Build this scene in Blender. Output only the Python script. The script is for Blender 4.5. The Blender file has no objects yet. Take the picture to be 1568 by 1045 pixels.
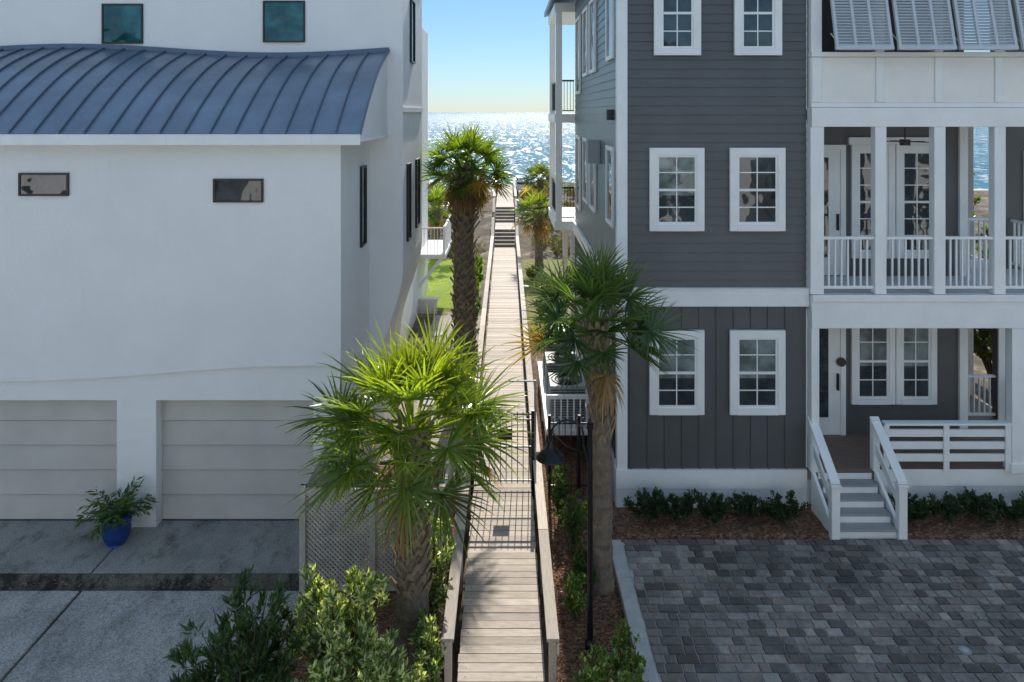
import bpy, math, random
import numpy as np
from mathutils import Vector, Matrix
random.seed(7); rng=np.random.default_rng(7)
sc=bpy.context.scene
R=math.radians
# ------------------------------------------------------------------ materials
def newmat(n):
    m=bpy.data.materials.new(n); m.use_nodes=True
    nt=m.node_tree; b=nt.nodes['Principled BSDF']; return m,nt,b
def N(nt,t,**k):
    n=nt.nodes.new(t)
    for a,v in k.items(): setattr(n,a,v)
    return n
def rgb(c): return (c[0],c[1],c[2],1)
def coord(nt,scale=(1,1,1),rot=(0,0,0)):
    tc=N(nt,'ShaderNodeTexCoord'); mp=N(nt,'ShaderNodeMapping')
    mp.inputs['Scale'].default_value=scale; mp.inputs['Rotation'].default_value=rot
    nt.links.new(tc.outputs['Object'],mp.inputs['Vector']); return mp.outputs[0]
def noise(nt,vec,s,d=4,rough=.6):
    n=N(nt,'ShaderNodeTexNoise'); n.inputs['Scale'].default_value=s; n.inputs['Detail'].default_value=d
    n.inputs['Roughness'].default_value=rough; nt.links.new(vec,n.inputs['Vector']); return n.outputs['Fac']
def ramp(nt,fac,stops):
    r=N(nt,'ShaderNodeValToRGB'); e=r.color_ramp.elements
    while len(e)<len(stops): e.new(.5)
    for i,(p,c) in enumerate(stops): e[i].position=p; e[i].color=rgb(c)
    nt.links.new(fac,r.inputs[0]); return r.outputs[0]
def mixc(nt,f,a,b,mode='MIX'):
    m=N(nt,'ShaderNodeMix',data_type='RGBA',blend_type=mode)
    for i,v in ((0,f),(6,a),(7,b)):
        if hasattr(v,'is_linked'): nt.links.new(v,m.inputs[i])
        else: m.inputs[i].default_value=v if not isinstance(v,tuple) else (rgb(v) if len(v)==3 else v)
    return m.outputs[2]
def bump(nt,b,h,strength=.3,dist=.02):
    n=N(nt,'ShaderNodeBump'); n.inputs['Strength'].default_value=strength; n.inputs['Distance'].default_value=dist
    nt.links.new(h,n.inputs['Height']); nt.links.new(n.outputs[0],b.inputs['Normal']); return n
def simple(name,col,rough=.6,var=.15,s=3,bs=60,bst=.15,metal=0,spec=.5,scale=(1,1,1),bd=.004):
    m,nt,b=newmat(name); v=coord(nt,scale)
    lo=tuple(c*(1-var) for c in col); hi=tuple(min(1,c*(1+var*.6)) for c in col)
    c=ramp(nt,noise(nt,v,s,6),[(.3,lo),(.7,hi)])
    nt.links.new(c,b.inputs['Base Color']); b.inputs['Roughness'].default_value=rough
    b.inputs['Metallic'].default_value=metal; b.inputs['Specular IOR Level'].default_value=spec
    if bst: bump(nt,b,noise(nt,v,bs,3),bst,bd)
    return m
M={}
def stucco():
    m,nt,b=newmat('white_stucco'); v=coord(nt)
    a=ramp(nt,noise(nt,v,.55,7,.65),[(.3,(.80,.79,.765)),(.68,(.87,.855,.83))])
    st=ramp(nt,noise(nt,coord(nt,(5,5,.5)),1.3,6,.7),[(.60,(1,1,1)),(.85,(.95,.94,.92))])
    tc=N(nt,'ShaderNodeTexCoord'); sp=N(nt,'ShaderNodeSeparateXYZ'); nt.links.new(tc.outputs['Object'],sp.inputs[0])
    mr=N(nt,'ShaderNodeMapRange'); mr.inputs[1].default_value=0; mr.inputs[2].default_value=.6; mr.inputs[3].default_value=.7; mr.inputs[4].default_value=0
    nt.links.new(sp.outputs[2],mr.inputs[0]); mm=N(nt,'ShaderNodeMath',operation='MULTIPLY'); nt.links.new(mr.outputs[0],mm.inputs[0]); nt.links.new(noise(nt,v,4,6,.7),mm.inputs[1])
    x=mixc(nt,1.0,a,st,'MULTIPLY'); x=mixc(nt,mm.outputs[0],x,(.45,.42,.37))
    nt.links.new(x,b.inputs['Base Color']); b.inputs['Roughness'].default_value=.88
    bump(nt,b,noise(nt,v,34,5,.7),.8,.012); return m
M['stucco']=stucco()
M['white']=simple('white_paint',(.84,.84,.81),.45,.07,2,80,.05)
M['cream']=simple('cream_paint',(.84,.81,.75),.5,.06,2,80,.05)
M['dark']=simple('charcoal_siding',(.098,.100,.101),.45,.15,1.2,60,.15)
M['skylit_side']=simple('charcoal_siding_skylit',(.16,.20,.21),.4,.12,1.2,60,.1)  # same charcoal siding; paler teal of grazing sky light put into the colour
M['frame']=simple('black_frame',(.02,.02,.022),.4,.2)
M['iron']=simple('black_iron',(.015,.015,.017),.35,.2,8,90,.1,metal=.4)
M['garage']=simple('garage_door_paint',(.54,.51,.46),.55,.1,1.5,90,.05)
M['roofmetal']=simple('blue_metal_roof',(.18,.235,.30),.36,.25,1.3,3,.2,metal=.3,bd=.03)
M['seam']=simple('roof_seam',(.11,.15,.20),.4,.15,metal=.3)
M['shutter']=simple('shutter_paint',(.52,.55,.57),.45,.06)
M['ac']=simple('ac_metal',(.32,.33,.33),.5,.15)
M['fan']=simple('bronze_fan',(.05,.035,.025),.4,.2)
M['pot']=simple('blue_glaze',(.012,.05,.20),.15,.3,6,20,.05)
M['lattice']=simple('lattice_wood',(.52,.47,.40),.8,.25,5,50,.3)
M['concrete_edge']=simple('concrete_border',(.48,.48,.46),.85,.2,6,70,.4)
M['trunk']=simple('palm_bark',(.19,.15,.11),.95,.45,9,30,.8,bd=.02)
M['boot']=simple('palm_boot',(.27,.20,.13),.9,.45,7,50,.6)
M['stem']=simple('twig',(.12,.09,.06),.9,.3)
M['bin']=simple('bin_plastic',(.03,.035,.04),.5,.2)
M['ceil']=simple('porch_ceiling',(.62,.66,.67),.6,.05)
def wood(name,col,scale):
    m,nt,b=newmat(name); v=coord(nt,scale)
    at=N(nt,'ShaderNodeAttribute'); at.attribute_name='Col'
    c=ramp(nt,noise(nt,v,4,6,.7),[(.25,tuple(x*.6 for x in col)),(.75,tuple(x*1.2 for x in col))])
    nt.links.new(mixc(nt,1.0,c,at.outputs['Color'],'MULTIPLY'),b.inputs['Base Color']); b.inputs['Roughness'].default_value=.7
    bump(nt,b,noise(nt,v,18,4),.4,.006); return m
M['deck']=wood('weathered_deck',(.56,.47,.38),(1.2,9,3))
M['rail']=wood('weathered_rail',(.58,.49,.40),(9,1.0,9))
def colmat(name,rough=.85,n=(30,.4,.01),spec=.3):
    m,nt,b=newmat(name); v=coord(nt); at=N(nt,'ShaderNodeAttribute'); at.attribute_name='Col'
    c=ramp(nt,noise(nt,v,14,5,.7),[(.25,(.6,.6,.6)),(.75,(1.15,1.15,1.15))])
    c3=ramp(nt,noise(nt,v,.8,5,.7),[(.38,(.62,.62,.62)),(.62,(1.2,1.2,1.2))])
    x=mixc(nt,1.0,at.outputs['Color'],c,'MULTIPLY'); x=mixc(nt,1.0,x,c3,'MULTIPLY')
    nt.links.new(x,b.inputs['Base Color']); b.inputs['Roughness'].default_value=rough; b.inputs['Specular IOR Level'].default_value=spec
    bump(nt,b,noise(nt,v,n[0],4),n[1],n[2]); return m
M['paver']=colmat('paver_stone',.75)
def leafmat(name,trans=.45,tint=(1.5,1.25,.35),rough=.35):
    m,nt,b=newmat(name); at=N(nt,'ShaderNodeAttribute'); at.attribute_name='Col'
    nt.links.new(at.outputs['Color'],b.inputs['Base Color']); b.inputs['Roughness'].default_value=rough
    t=N(nt,'ShaderNodeBsdfTranslucent'); nt.links.new(mixc(nt,1.0,at.outputs['Color'],tint,'MULTIPLY'),t.inputs['Color'])
    mx=N(nt,'ShaderNodeMixShader'); mx.inputs[0].default_value=trans
    nt.links.new(b.outputs[0],mx.inputs[1]); nt.links.new(t.outputs[0],mx.inputs[2])
    nt.links.new(mx.outputs[0],nt.nodes['Material Output'].inputs[0]); return m
M['palmleaf']=leafmat('palm_leaf',.48,(2.8,2.4,.65),.25)
M['leaf']=leafmat('shrub_leaf',.4,(2.4,2.3,.9),.28)
def glass(name,col,s=1.2,st=.5,spec=.8):
    m,nt,b=newmat(name); v=coord(nt)
    nt.links.new(ramp(nt,noise(nt,v,1.8,3),[(.4,tuple(c*.6 for c in col)),(.62,tuple(c*1.5 for c in col))]),b.inputs['Base Color'])
    b.inputs['Roughness'].default_value=.03; b.inputs['Specular IOR Level'].default_value=spec
    bump(nt,b,noise(nt,v,s,2),st,.03); return m
M['glass']=glass('window_glass',(.030,.038,.042),1.5,.5,1.0)
M['blind']=glass('window_glass_with_blind',(.18,.21,.20),1.5,.3,.6)
M['tealglass']=glass('teal_glass',(.02,.10,.105),1.5,.9)
def ground_mat():
    m,nt,b=newmat('dune_ground'); v=coord(nt)
    tc=N(nt,'ShaderNodeTexCoord'); sp=N(nt,'ShaderNodeSeparateXYZ'); nt.links.new(tc.outputs['Object'],sp.inputs[0])
    mr=N(nt,'ShaderNodeMapRange'); mr.inputs[1].default_value=52; mr.inputs[2].default_value=62
    nt.links.new(sp.outputs[1],mr.inputs[0])
    dune=ramp(nt,noise(nt,v,1.1,8,.7),[(.40,(.09,.065,.04)),(.54,(.17,.13,.085)),(.68,(.42,.36,.28))])
    sand=ramp(nt,noise(nt,v,3,5),[(.3,(.50,.47,.41)),(.7,(.60,.57,.51))])
    nt.links.new(mixc(nt,mr.outputs[0],dune,sand),b.inputs['Base Color']); b.inputs['Roughness'].default_value=.95
    bump(nt,b,noise(nt,v,9,6),.6,.05); return m
M['ground']=ground_mat()
def mulch(name,a,b_,c):
    m,nt,b=newmat(name); v=coord(nt,(1,1.7,1)); 
    vo=N(nt,'ShaderNodeTexVoronoi'); vo.inputs['Scale'].default_value=26; nt.links.new(v,vo.inputs['Vector'])
    x=mixc(nt,noise(nt,v,5,6,.8),vo.outputs['Color'],(.5,.5,.5))
    sx=N(nt,'ShaderNodeSeparateXYZ'); nt.links.new(x,sx.inputs[0])
    nt.links.new(ramp(nt,sx.outputs[0],[(.25,a),(.5,b_),(.75,c)]),b.inputs['Base Color']); b.inputs['Roughness'].default_value=.95
    bump(nt,b,vo.outputs['Distance'],.9,.03); return m
M['mulch']=mulch('pine_straw_mulch',(.07,.035,.02),(.18,.09,.05),(.33,.19,.12))
M['sand']=mulch('sand_path',(.35,.29,.22),(.50,.44,.35),(.6,.54,.45))
M['lawn']=mulch('lawn_grass',(.18,.26,.02),(.28,.38,.03),(.38,.48,.05))
M['drygrass']=mulch('dry_grass',(.14,.12,.04),(.26,.26,.07),(.36,.34,.13))
def concrete(name,base,stain,s0=.50,s1=.66):
    m,nt,b=newmat(name); v=coord(nt)
    a=ramp(nt,noise(nt,v,.9,8,.7),[(.32,tuple(x*.66 for x in base)),(.52,base),(.7,tuple(x*1.1 for x in base))])
    sp=ramp(nt,noise(nt,v,55,4,.85),[(.40,(.38,.38,.37)),(.56,(1.1,1.1,1.1))])
    x=mixc(nt,1.0,a,sp,'MULTIPLY')
    st=ramp(nt,noise(nt,coord(nt,(1,.5,1)),2.4,8,.8),[(s0,(1,1,1)),(s1,stain)])
    nt.links.new(mixc(nt,1.0,x,st,'MULTIPLY'),b.inputs['Base Color'])
    b.inputs['Roughness'].default_value=.9; bump(nt,b,noise(nt,v,60,5,.8),.6,.01); return m
M['drive']=concrete('driveway_concrete',(.46,.455,.43),(.62,.60,.56))
M['apron']=concrete('apron_concrete',(.36,.355,.325),(.42,.41,.37))
M['kerb']=concrete('mossy_kerb',(.15,.14,.11),(.16,.16,.13),.44,.56)
M['street']=concrete('street_concrete',(.62,.60,.56),(.85,.85,.85))
def sea():
    m,nt,b=newmat('sea_water'); v=coord(nt,(1,1.8,1))
    d=N(nt,'ShaderNodeBsdfDiffuse'); g=N(nt,'ShaderNodeBsdfGlossy'); g.inputs['Roughness'].default_value=.32
    nt.links.new(ramp(nt,noise(nt,coord(nt,(.3,1,1)),.03,5),[(.35,(.03,.13,.19)),(.65,(.07,.21,.27))]),d.inputs['Color'])
    bn=bump(nt,b,noise(nt,v,.9,5,.75),.8,.9); nt.links.new(bn.outputs[0],g.inputs['Normal'])
    def thr(o,a,c_):
        mr=N(nt,'ShaderNodeMapRange'); mr.inputs[1].default_value=a; mr.inputs[2].default_value=c_; nt.links.new(o,mr.inputs[0]); return mr.outputs[0]
    a=thr(noise(nt,coord(nt,(1,.40,1)),1.1,3,.6),.58,.63); c=thr(noise(nt,coord(nt,(1,.20,1)),.30,4,.7),.57,.63)
    mm=N(nt,'ShaderNodeMath',operation='MAXIMUM'); nt.links.new(a,mm.inputs[0]); nt.links.new(c,mm.inputs[1])
    m2=N(nt,'ShaderNodeMapRange'); m2.inputs[3].default_value=.05; m2.inputs[4].default_value=.62; nt.links.new(mm.outputs[0],m2.inputs[0])
    mx=N(nt,'ShaderNodeMixShader'); nt.links.new(m2.outputs[0],mx.inputs[0])
    nt.links.new(d.outputs[0],mx.inputs[1]); nt.links.new(g.outputs[0],mx.inputs[2]); nt.links.new(mx.outputs[0],nt.nodes['Material Output'].inputs[0]); return m
M['sea']=sea()
M['foam']=simple('surf_foam',(.75,.78,.78),.7,.1)
# ------------------------------------------------------------------ mesh builder
def link(o,parent=None):
    sc.collection.objects.link(o)
    if parent: o.parent=parent
    return o
def empty(n,loc=(0,0,0)):
    e=bpy.data.objects.new(n,None); e.empty_display_size=.3; sc.collection.objects.link(e); return e
class MB:
    def __init__(s): s.v=[]; s.f=[]; s.m=[]; s.c=[]; s.mats=[]
    def mi(s,k):
        if k not in s.mats: s.mats.append(k)
        return s.mats.index(k)
    def face(s,pts,k,c=(1,1,1)):
        b=len(s.v); s.v+= [tuple(p) for p in pts]; s.f.append(tuple(range(b,b+len(pts)))); s.m.append(s.mi(k)); s.c.append(c)
    def hexa(s,p,k,c=(1,1,1)):
        b=len(s.v); s.v+=[tuple(q) for q in p]
        for f in ((0,3,2,1),(4,5,6,7),(0,1,5,4),(1,2,6,5),(2,3,7,6),(3,0,4,7)):
            s.f.append(tuple(b+i for i in f)); s.m.append(s.mi(k)); s.c.append(c)
    def box(s,x0,x1,y0,y1,z0,z1,k,c=(1,1,1)):
        s.hexa([(x0,y0,z0),(x1,y0,z0),(x1,y1,z0),(x0,y1,z0),(x0,y0,z1),(x1,y0,z1),(x1,y1,z1),(x0,y1,z1)],k,c)
    def beam(s,a,b,w,h,k,c=(1,1,1),up=(0,0,1)):
        a=Vector(a); b=Vector(b); d=(b-a).normalized(); u=Vector(up)
        sd=d.cross(u)
        if sd.length<1e-4: sd=d.cross(Vector((0,1,0)))
        sd.normalize(); u=sd.cross(d).normalized(); sd=sd*w/2; u=u*h/2
        s.hexa([a-sd-u,a+sd-u,b+sd-u,b-sd-u,a-sd+u,a+sd+u,b+sd+u,b-sd+u],k,c)
    def tube(s,pts,r,k,n=10,c=(1,1,1),caps=True):
        rs=r if isinstance(r,(list,tuple)) else [r]*len(pts); pts=[Vector(p) for p in pts]; b=len(s.v)
        ref=Vector((0,1,.01)) 
        for i,p in enumerate(pts):
            d=(pts[min(i+1,len(pts)-1)]-pts[max(i-1,0)]).normalized()
            q=ref if abs(d.dot(ref))<.9 else Vector((1,0,0))
            x=d.cross(q).normalized(); y=d.cross(x)
            for j in range(n):
                a=2*math.pi*j/n; s.v.append(tuple(p+x*math.cos(a)*rs[i]+y*math.sin(a)*rs[i]))
        for i in range(len(pts)-1):
            for j in range(n):
                s.f.append((b+i*n+j,b+i*n+(j+1)%n,b+(i+1)*n+(j+1)%n,b+(i+1)*n+j)); s.m.append(s.mi(k)); s.c.append(c)
        if caps:
            s.f.append(tuple(b+j for j in range(n))); s.m.append(s.mi(k)); s.c.append(c)
            e=b+(len(pts)-1)*n; s.f.append(tuple(e+j for j in range(n))); s.m.append(s.mi(k)); s.c.append(c)
    def obj(s,name,parent=None,bevel=0,smooth=False):
        me=bpy.data.meshes.new(name); me.from_pydata(s.v,[],s.f)
        for k in s.mats: me.materials.append(M[k])
        me.polygons.foreach_set('material_index',s.m)
        a=me.attributes.new('Col','FLOAT_COLOR','FACE')
        a.data.foreach_set('color',np.array([[*c,1] for c in s.c],dtype=np.float32).ravel())
        if smooth: me.polygons.foreach_set('use_smooth',[True]*len(s.f))
        me.update(); o=bpy.data.objects.new(name,me); link(o,parent)
        if bevel:
            md=o.modifiers.new('bevel','BEVEL'); md.width=bevel; md.segments=1; md.limit_method='ANGLE'
        return o
# ------------------------------------------------------------------ foliage
def unit(a): return a/np.maximum(np.linalg.norm(a,axis=1,keepdims=True),1e-6)
def leaves(name,P,D,S,w,C,mat,parent=None,fold=.12):
    n=len(P); D=unit(D); sd=unit(np.cross(D,rng.normal(size=(n,3)))); nr=np.cross(sd,D); S=S[:,None]
    V=np.empty((n,4,3)); V[:,0]=P; V[:,2]=P+D*S
    V[:,1]=P+D*S*.5+sd*S*w+nr*S*fold; V[:,3]=P+D*S*.5-sd*S*w+nr*S*fold
    F=np.arange(n*4).reshape(n,4)
    me=bpy.data.meshes.new(name); me.from_pydata(V.reshape(-1,3).tolist(),[],F.tolist()); me.materials.append(M[mat])
    a=me.attributes.new('Col','FLOAT_COLOR','FACE')
    a.data.foreach_set('color',np.concatenate([C,np.ones((n,1))],1).astype(np.float32).ravel())
    o=bpy.data.objects.new(name,me); return link(o,parent)
def shrub(name,base,rx,ry,h,nb=14,nl=3000,ls=.08,w=.2,col=(.06,.11,.03),var=.35,low=.25,flat=.3,alt=None,altp=.1,multi=None):
    e=empty(name); st=MB(); Ps=[];Ds=[]
    bases=multi or [(base,rx,ry,h)]
    per=max(1,nl//len(bases))
    for (bs,ax,ay,ah) in bases:
        tips=[];
        for i in range(nb):
            a=random.uniform(0,6.283); rr=random.uniform(.15,1)**.6; z=ah*(low+(1-low)*math.sqrt(max(0,1-(rr*.85)**2))*random.uniform(.75,1.08))
            tips.append(Vector((bs[0]+ax*rr*math.cos(a),bs[1]+ay*rr*math.sin(a),bs[2]+z)))
        tw=[]
        for t in tips:
            b0=Vector((bs[0]+random.uniform(-.1,.1)*ax,bs[1]+random.uniform(-.1,.1)*ay,bs[2]-.03)); mid=b0.lerp(t,.5)+Vector((0,0,ah*.06))
            st.tube([b0,mid,t],[.012*ah+.004,.008*ah+.003,.003],'stem',4,caps=False)
            for q in range(7):
                u=random.uniform(.35,1.0); p=(b0.lerp(mid,u*2) if u<.5 else mid.lerp(t,u*2-1))
                dr=(t-b0).normalized()+Vector((random.gauss(0,.6),random.gauss(0,.6),random.gauss(.1,.4))); dr.normalize()
                tw.append((p,p+dr*random.uniform(.12,.3)*min(ax,ah)*1.1))
        A=np.array([list(a) for a,b in tw]); B=np.array([list(b) for a,b in tw])
        idx=rng.integers(0,len(tw),per); t=rng.random((per,1))**.7
        p=A[idx]+(B[idx]-A[idx])*t+rng.normal(size=(per,3))*.012
        d=unit(B[idx]-A[idx])*.8+rng.normal(size=(per,3))*.55+np.array([0,0,flat])
        Ps.append(p);Ds.append(d)
    P=np.concatenate(Ps);D=np.concatenate(Ds); n=len(P)
    C=np.array(col)[None]*(1+var*rng.uniform(-1,1,(n,1)))*(1+.15*rng.uniform(-1,1,(n,3)))
    if alt is not None:
        k=rng.random(n)<altp; C[k]=np.array(alt)[None]*(1+.2*rng.uniform(-1,1,(k.sum(),1)))
    S=ls*rng.uniform(.6,1.25,n)
    st.obj('branches',e); leaves('foliage',P,D,S,w,np.clip(C,0,1),'leaf',e); return e
def palm(name,base,top,r,L,nf=38,seed=1,boots=.5,dead=6,green=(.07,.13,.03),nl=26,lean=0.,elmin=-20,brown=.45,droop=1.):
    rd=random.Random(seed); e=empty(name); tb=MB(); base=Vector(base); top=Vector(top)
    H=(top-base).length; pts=[];rs=[]
    n=int(H/.07)
    for i in range(n+1):
        t=i/n; p=base.lerp(top,t)+Vector((lean*math.sin(t*math.pi),0,0))
        pts.append(p); rs.append(r*(1.12-.25*t+(.35*math.exp(-t*12)))*(1+rd.uniform(-.07,.07)))
    tb.tube(pts,rs,'trunk',14); tb.obj('trunk',e,smooth=False)
    bb=MB(); ga=2.39996; nb=int(H*boots/.018); 
    for i in range(nb):
        t=1-boots*i/nb; p=base.lerp(top,t)+Vector((lean*math.sin(t*math.pi),0,0)); a=i*ga+rd.uniform(-.15,.15)
        o=Vector((math.cos(a),math.sin(a),0)); rr=r*(1.1-.25*t); s=Vector((-o.y,o.x,0))
        g=rd.uniform(.6,1.2)*(1.25 if t>.7 else .85); q=p+o*rr*.8
        lean_out=.5+.3*rd.random(); tip=q+o*rr*lean_out*g+Vector((0,0,.17*g)); w=r*.33
        for sg in (-1,1):
            bb.beam(q+s*w*sg*1.25-Vector((0,0,.06)),tip,.05*r/.2,.028,'boot',up=o)
    bb.obj('leaf_boots',e)
    V=[];F=[];C=[]
    def quad(a,b,c,d,col):
        k=len(V); V.extend((a,b,c,d)); F.append((k,k+1,k+2,k+3)); C.append(col)
    c0=top+Vector((0,0,-.02))
    for i in range(nf+dead):
        isd=i>=nf
        u=(i/(nf-1)) if not isd else 1
        el=R(84-(84-elmin)*u**.85) if not isd else R(rd.uniform(-75,-45))
        el+=R(rd.uniform(-9,9)); az=i*ga+rd.uniform(-.3,.3)
        d=Vector((math.cos(az)*math.cos(el),math.sin(az)*math.cos(el),math.sin(el)))
        sc_=rd.uniform(.76,1.12); pl=L*.56*sc_*(1 if not isd else .8)
        f=rd.uniform(.6,1.4); 
        if isd: col=Vector((.22,.15,.075))*f
        elif u>.85 and rd.random()<brown: col=Vector((.26,.20,.06))*f
        else: col=Vector(green).lerp(Vector((green[0]*1.6,green[1]*1.4,green[2])),max(0,1-u*1.8))*f
        side=d.cross(Vector((0,0,1))); 
        if side.length<.05: side=Vector((1,0,0))
        side.normalize(); pp=[]; p=c0+Vector((d.x,d.y,0))*r*.5-Vector((0,0,.1*u)); dd=d.copy()
        for k in range(5):
            pp.append(p.copy()); p=p+dd*pl/4; dd=(dd+Vector((0,0,-.06))).normalized()
        for k in range(4):
            w=.012
            quad(pp[k]-side*w,pp[k]+side*w,pp[k+1]+side*w,pp[k+1]-side*w,tuple(col*1.4))
            nn=side.cross(dd)*w; quad(pp[k]-nn,pp[k]+nn,pp[k+1]+nn,pp[k+1]-nn,tuple(col*1.2))
        hub=pp[-1]; nrm=side.cross(dd).normalized(); 
        tw=rd.uniform(-.9,.9); side2=(side*math.cos(tw)+nrm*math.sin(tw)).normalized(); nrm=side2.cross(dd).normalized()
        if nrm.z<0: nrm=-nrm
        LL=L*.50*sc_
        for j in range(nl):
            s=(j/(nl-1))*2-1; an=s*R(124)+rd.uniform(-.05,.05)
            ld=dd*math.cos(an)+side2*math.sin(an)+nrm*(.34*abs(math.sin(an))+rd.uniform(-.08,.08)); ld.normalize()
            ll=LL*(1-.32*abs(s)**1.6)*rd.uniform(.82,1.12); ws=ld.cross(nrm).normalized()
            ws=(ws+nrm*(.5 if j%2 else -.5)).normalized()
            prof=[.004,.0165,.0145,.008,.0012]; fr=[0,.30,.55,.8,1.0]; q=hub.copy(); lst=None; dirn=ld.copy(); pf=0
            cc=tuple(col*rd.uniform(.7,1.3))
            for k in range(5):
                q=q+dirn*ll*(fr[k]-pf); pf=fr[k]
                dirn=(dirn+Vector((0,0,-1))*(.04+.26*droop*fr[k]**2+(.5 if isd else 0))*rd.uniform(.4,1.5)).normalized()
                w=prof[k]*L/1.25*26/nl*1.15; a,b=q-ws*w,q+ws*w
                if lst: quad(lst[0],lst[1],b,a,cc if k<4 else tuple(Vector(cc)*1.2+Vector((.03,.02,0))))
                lst=(a,b)
    me=bpy.data.meshes.new('fronds'); me.from_pydata([tuple(v) for v in V],[],F); me.materials.append(M['palmleaf'])
    a=me.attributes.new('Col','FLOAT_COLOR','FACE')
    a.data.foreach_set('color',np.array([[*c,1] for c in C],dtype=np.float32).ravel())
    link(bpy.data.objects.new('fronds',me),e); return e
# ------------------------------------------------------------------ terrain, sea
def sst(a,b,x):
    t=min(1,max(0,(x-a)/(b-a))); return t*t*(3-2*t)
def hgt(x,y):
    z=-.15+.13*sst(12,20,y)+1.25*sst(33,44,y)-4.1*sst(48,78,y)-3*sst(84,130,y)
    if 30<y<80: z+=.22*math.sin(x*.9+y*.5)*math.sin(y*.35-x*.3)*sst(30,38,y)*(1-sst(60,80,y))*min(1,abs(x)/3)
    return z
xs=[-6000,-1500,-400,-120,-60,-40]+[x*1.0 for x in range(-30,31)]+[40,60,120,400,1500,6000]
ys=[-6000,-1500,-400,-120,-60,-30]+[y*1.0 for y in range(-20,100)]+[110,130,200,600]
V=[(x,y,hgt(x,y)) for y in ys for x in xs]; nx=len(xs)
F=[(j*nx+i,j*nx+i+1,(j+1)*nx+i+1,(j+1)*nx+i) for j in range(len(ys)-1) for i in range(nx-1)]
me=bpy.data.meshes.new('ground'); me.from_pydata(V,[],F); me.materials.append(M['ground'])
me.polygons.foreach_set('use_smooth',[True]*len(F)); link(bpy.data.objects.new('ground',me))
m=MB(); m.face([(-20000,70,-3),(20000,70,-3),(20000,25000,-3),(-20000,25000,-3)],'sea'); m.obj('sea')
m=MB()
for yb,wd in ((84,1.6),(90,.9),(99,.7)):
    x=-60
    while x<60:
        y0=yb+math.sin(x*.21+yb)*1.2+math.sin(x*.73)*.4; y1=yb+math.sin((x+1)*.21+yb)*1.2+math.sin((x+1)*.73)*.4
        w0=wd*(.55+.45*math.sin(x*.5+yb)); w1=wd*(.55+.45*math.sin((x+1)*.5+yb))
        m.face([(x,y0,-2.985),(x+1,y1,-2.985),(x+1,y1+w1,-2.96),(x,y0+w0,-2.96)],'foam'); x+=1
m.obj('surf')
def sheet(name,x0,x1,y0,y1,z,k,nx=12,ny=12,amp=.02,edge=True):
    m=MB(); g=[[ (x0+(x1-x0)*i/nx, y0+(y1-y0)*j/ny, z+(random.uniform(-amp,amp) if 0<i<nx and 0<j<ny else (-.1 if edge else 0))) for i in range(nx+1)] for j in range(ny+1)]
    for j in range(ny):
        for i in range(nx): m.face([g[j][i],g[j][i+1],g[j+1][i+1],g[j+1][i]],k)
    return m.obj(name)
m=MB()
for x0,x1 in ((-16,-6.42),(-6.38,-2.95)): m.box(x0,x1,3.2,10.28,-.3,-.10,'drive')
m.box(-6.42,-6.38,3.2,10.27,-.3,-.112,'kerb')
m.obj('driveway',bevel=.012)
m=MB()
for x0,x1 in ((-16,-6.41),(-6.39,-3.0)): m.box(x0,x1,10.52,12.2,-.3,0,'apron')
m.obj('garage_apron',bevel=.015)
m=MB(); prof=[(10.27,-.3),(10.27,-.092),(10.33,-.11),(10.38,-.11),(10.43,-.03),(10.48,.0),(10.515,-.005),(10.515,-.3)]
for a,b in zip(prof[:-1],prof[1:]): m.face([(-16,a[0],a[1]),(-3,a[0],a[1]),(-3,b[0],b[1]),(-16,b[0],b[1])],'kerb')
m.obj('kerb')
m=MB(); m.box(-60,60,-13,3.15,-.3,-.12,'street'); m.obj('street')
sheet('planting_bed',-3.02,-.72,3.2,14,-.03,'mulch',14,40,.02)
sheet('planting_bed',.58,1.68,3.2,22,-.02,'mulch',8,60,.02)
sheet('planting_bed',1.66,12,11.33,12.6,.0,'mulch',50,8,.02)
sheet('sand_path',-2.6,-.75,14.02,24,.03,'sand',10,40,.015)
sheet('lawn',-9,-.95,24.4,33.0,.04,'lawn',40,40,.02)
sheet('dry_grass',.6,9,22,33.0,.04,'drygrass',40,40,.02)
# pavers
m=MB(); m.box(1.9,13,3.2,11.30,-.3,-.022,'concrete_edge',(.3,.3,.3))
y=3.25; 
while y<11.25:
    hh=.15; x=1.93-random.random()*.15
    while x<12.9:
        ww=random.choice([.15,.15,.225,.225,.30]); x0=max(x,1.92); x1=x+ww
        if x1-x0>.05:
            g=random.choice([.13,.18,.24,.28,.34,.24]); t=random.uniform(-.003,.003); c=(g*random.uniform(1.08,1.22),g*1.03,g*random.uniform(.84,.93))
            j=.006; b=.006; z=0+t; tx=random.uniform(-.002,.002)
            m.hexa([(x0+j,y+j,-.03),(x1-j,y+j,-.03),(x1-j,y+hh-j,-.03),(x0+j,y+hh-j,-.03),(x0+j+b,y+j+b,z+tx),(x1-j-b,y+j+b,z-tx),(x1-j-b,y+hh-j-b,z-tx),(x0+j+b,y+hh-j-b,z+tx)],'paver',c)
        x+=ww
    y+=hh
m.obj('paver_driveway')
m=MB(); m.tube([(6.05,9.0,-.01),(6.05,9.0,.012)],.075,'ac',20); m.tube([(6.05,9.0,.012),(6.05,9.0,.016)],.04,'concrete_edge',16); m.obj('drain_cover')
m=MB(); y=3.2
while y<11.3: m.box(1.69,1.90,y+.004,min(11.33,y+1.2)-.004,-.3,.012,'concrete_edge'); y+=1.2
m.obj('concrete_border',bevel=.01)
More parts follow.
